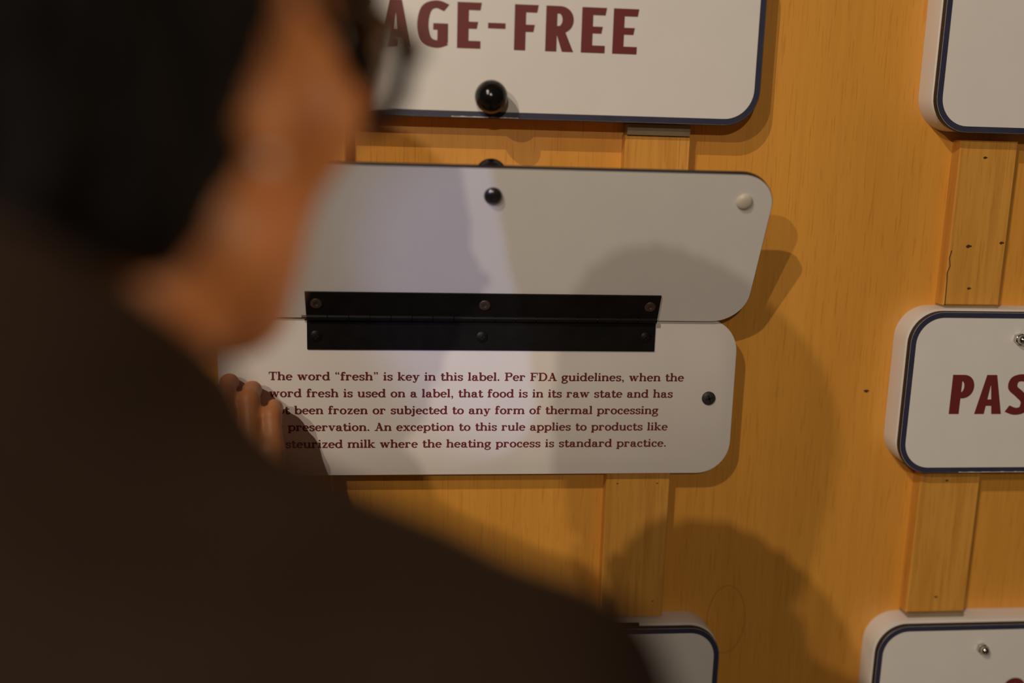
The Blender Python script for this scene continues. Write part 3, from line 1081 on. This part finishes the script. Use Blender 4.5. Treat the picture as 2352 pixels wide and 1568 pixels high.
m.tube([HD.w(-0.017, 0.0925, -0.058), HD.w(0, 0.0975, -0.061), HD.w(0.017, 0.0925, -0.058)], [0.002, 0.005, 0.002], 8)
m.build('lips', MT['lips'], person, smooth=60)

# hair: a cap over the skull, open at the face and cut round the ears, with combed locks
hair_u = union([(ell(HD, (0, -0.018, 0.050), (0.089, 0.110, 0.094)), 0.02),
                (ell(HD, (0, -0.048, -0.030), (0.081, 0.078, 0.085)), 0.04)])


lock_pts = [(0.050, 0.058, 0.088), (0.058, 0.061, 0.060), (0.0625, 0.0635, 0.034), (0.0625, 0.0640, 0.014), (0.0610, 0.0640, 0.000)]
lock_u = union([(cone(HD.w(*a_), HD.w(*b_), ra_, rb_), 0.004) for a_, b_, ra_, rb_ in zip(lock_pts[:-1], lock_pts[1:], (0.011, 0.010, 0.008, 0.006), (0.010, 0.008, 0.006, 0.003))])


def hair_d(P):
    q = (P - HD.o) @ HD.R
    d = hair_u[0](P)
    x, y, z = q[:, 0], q[:, 1], q[:, 2]
    a = np.arctan2(x, -(y + 0.02))
    d = d + 0.0022*np.sin(a*23 + 14*z + 2*np.sin(z*60)) + 0.0012*np.sin(a*57 - 30*z)
    ax_ = np.abs(x)
    # hairline: forehead, temple, round the ear, nape
    front = y - (0.040 + 0.9*(z - 0.085))                    # forehead line leans back with height
    front = np.where(z > 0.085, y - (0.040 + 1.2*(z - 0.03)), y - (0.018 + 0.45*(z - 0.030)))
    ear = -(np.sqrt(((y - 0.003)/1.0)**2 + ((z + 0.010)/1.35)**2) - 0.0225)
    ear = np.where(ax_ > 0.045, ear, -1)
    low = -(z + 0.057) - 0.30*(y + 0.07)
    sideburn = (y - (-0.012 + 0.35*(z + 0.02)))
    sideburn = np.where((z < 0.030), sideburn, -1)
    d = np.maximum(d, front*0.8)
    d = np.maximum(d, ear*0.8)
    d = np.maximum(d, low*0.9)
    d = np.maximum(d, sideburn*0.8)
    d = smin(d, lock_u[0](P), 0.006)
    return d


surf('hair', hair_d, hair_u[1], hair_u[2], 0.003, MT['hair'], person, relax=1)

# jacket: trunk, sleeves and a stand-up collar
jk = []


def jc(p, k=0.04):
    jk.append((p, k))


jc(ell(TS, (0, -0.005, -0.20), (0.185, 0.130, 0.230)))
jc(ell(BF, (0, 0, 0.10), (0.170, 0.128, 0.240)), 0.06)
jc(cone(TS.w(0, -0.005, -0.072), TS.w(0, 0, -0.14), 0.090, 0.125), 0.05)
jc(cone(TS.w(0.085, 0, -0.064), SHR, 0.080, 0.066), 0.04)
for a, b, c in ((SHR, ELR, WRR), (SHL, ELL, WRL)):
    jc(cone(TS.w(0, 0, -0.074), a, 0.078, 0.064), 0.045)
    jc(cone(a, b, 0.066, 0.054), 0.04)
    c2 = b + (c - b)*0.94
    jc(cone(b, c2, 0.053, 0.038), 0.03)
jc(cone(TS.w(0, -0.010, -0.02), TS.w(0, 0.012, 0.160), 0.082, 0.076), 0.03)
ju, jlo, jhi = union(jk)


def jacket_d(P):
    d = ju(P)
    q = (P - TS.o) @ TS.R
    # soft folds
    d = d + 0.0025*np.sin(q[:, 2]*70 + 3*np.sin(q[:, 0]*18) + 2*q[:, 1]*30)
    # neck opening and hem
    hole = np.sqrt((q[:, 0])**2 + (q[:, 1] - 0.002 - 0.12*q[:, 2])**2) - 0.061
    hole = np.where(q[:, 2] > -0.02, hole, 1)
    d = np.maximum(d, -hole)
    d = np.maximum(d, (q[:, 2] - np.minimum(0.105, 0.082 - 0.56*q[:, 1] - 0.30*q[:, 0]))*0.9)
    d = np.maximum(d, 0.800 - P[:, 2])
    return d


surf('jacket', jacket_d, jlo, jhi, 0.0045, MT['jacket'], person)
tr = [(ell(BF, (0, -0.01, -0.02), (0.168, 0.120, 0.150)), 0.05)]
for a, b, c in ((HPR, KNR, ANR), (HPL, KNL, ANL)):
    tr.append((cone(a, b, 0.092, 0.066), 0.03))
    tr.append((cone(b, c, 0.066, 0.056), 0.03))
tu, tlo, thi = union(tr)
surf('trousers', lambda P: np.maximum(np.maximum(tu(P), P[:, 2] - 1.0), 0.055 - P[:, 2]), tlo, thi, 0.007, MT['trousers'], person)
for c in (ANR, ANL):
    su = union([(cone(c + (0, 0, -0.02), c + BF.R @ np.array((0.008, 0.10, -0.040)), 0.046, 0.040), 0.03),
                (cone(c + BF.R @ np.array((0, -0.03, -0.045)), c + BF.R @ np.array((0.012, 0.16, -0.048)), 0.040, 0.036), 0.03)])
    surf('shoe', (lambda f: lambda P: np.maximum(f(P), -P[:, 2]))(su[0]), su[1], su[2], 0.005, MT['shoe'], person)

# ------------------------------------------------------------------ glasses and earring
gl = thing('glasses', HD.w(0, 0.10, 0.008), 'round dark framed glasses on the person\u2019s face, beside the letter A', 'glasses')
LXC, LZC, LRX, LRZ = 0.0370, 0.010, 0.0280, 0.0240


def lens_pt(s_, t, ins=0.0, dy=0.0):
    x = LXC*s_ + (LRX - ins)*cos(t)
    return HD.w(x, 0.106 - 2.6*x*x + dy, LZC + (LRZ - ins)*sin(t))


for s_ in (-1, 1):
    m = MB()
    m.tube([lens_pt(s_, 2*pi*i/48) for i in range(48)], 0.0046, 10, closed=True)
    m.build('rim', MT['frame'], gl, smooth=60)
    m = MB()
    m.loops([[lens_pt(s_, 2*pi*i/40, ins, dy) for i in range(40)] for ins, dy in ((0.0008, -0.0008), (0.0008, 0.0008))])
    m.build('lens', MT['lens'], gl, smooth=30)
    m = MB()
    m.tube([HD.w(0.0645*s_, 0.0955, 0.016), HD.w(0.0715*s_, 0.091, 0.0185), HD.w(0.0765*s_, 0.080, 0.021), HD.w(0.0785*s_, 0.035, 0.027), HD.w(0.0790*s_, 0.004, 0.029), HD.w(0.0800*s_, -0.012, 0.022), HD.w(0.0790*s_, -0.026, -0.004)],
           [0.0050, 0.0052, 0.0045, 0.0032, 0.0026, 0.0026, 0.0028], 10)
    m.build('temple', MT['frame'], gl, smooth=60)
m = MB()
m.tube([HD.w(-0.0100, 0.1045, 0.010), HD.w(0, 0.1080, 0.014), HD.w(0.0100, 0.1045, 0.010)], 0.0026, 10)
m.build('bridge', MT['frame'], gl, smooth=60)

lobe = HD.w(0.0840, -0.0130, -0.0285)
m = MB()
m.lathe(lobe, (1, 0, 0), [(0.0026*cos(radians(a)), 0.0026*sin(radians(a))) for a in range(-90, 91, 10)], 28)
m.build('earring', MT['pearl'], None, 'small pearl stud earring on the person\u2019s right ear lobe', 'earring', smooth=180)
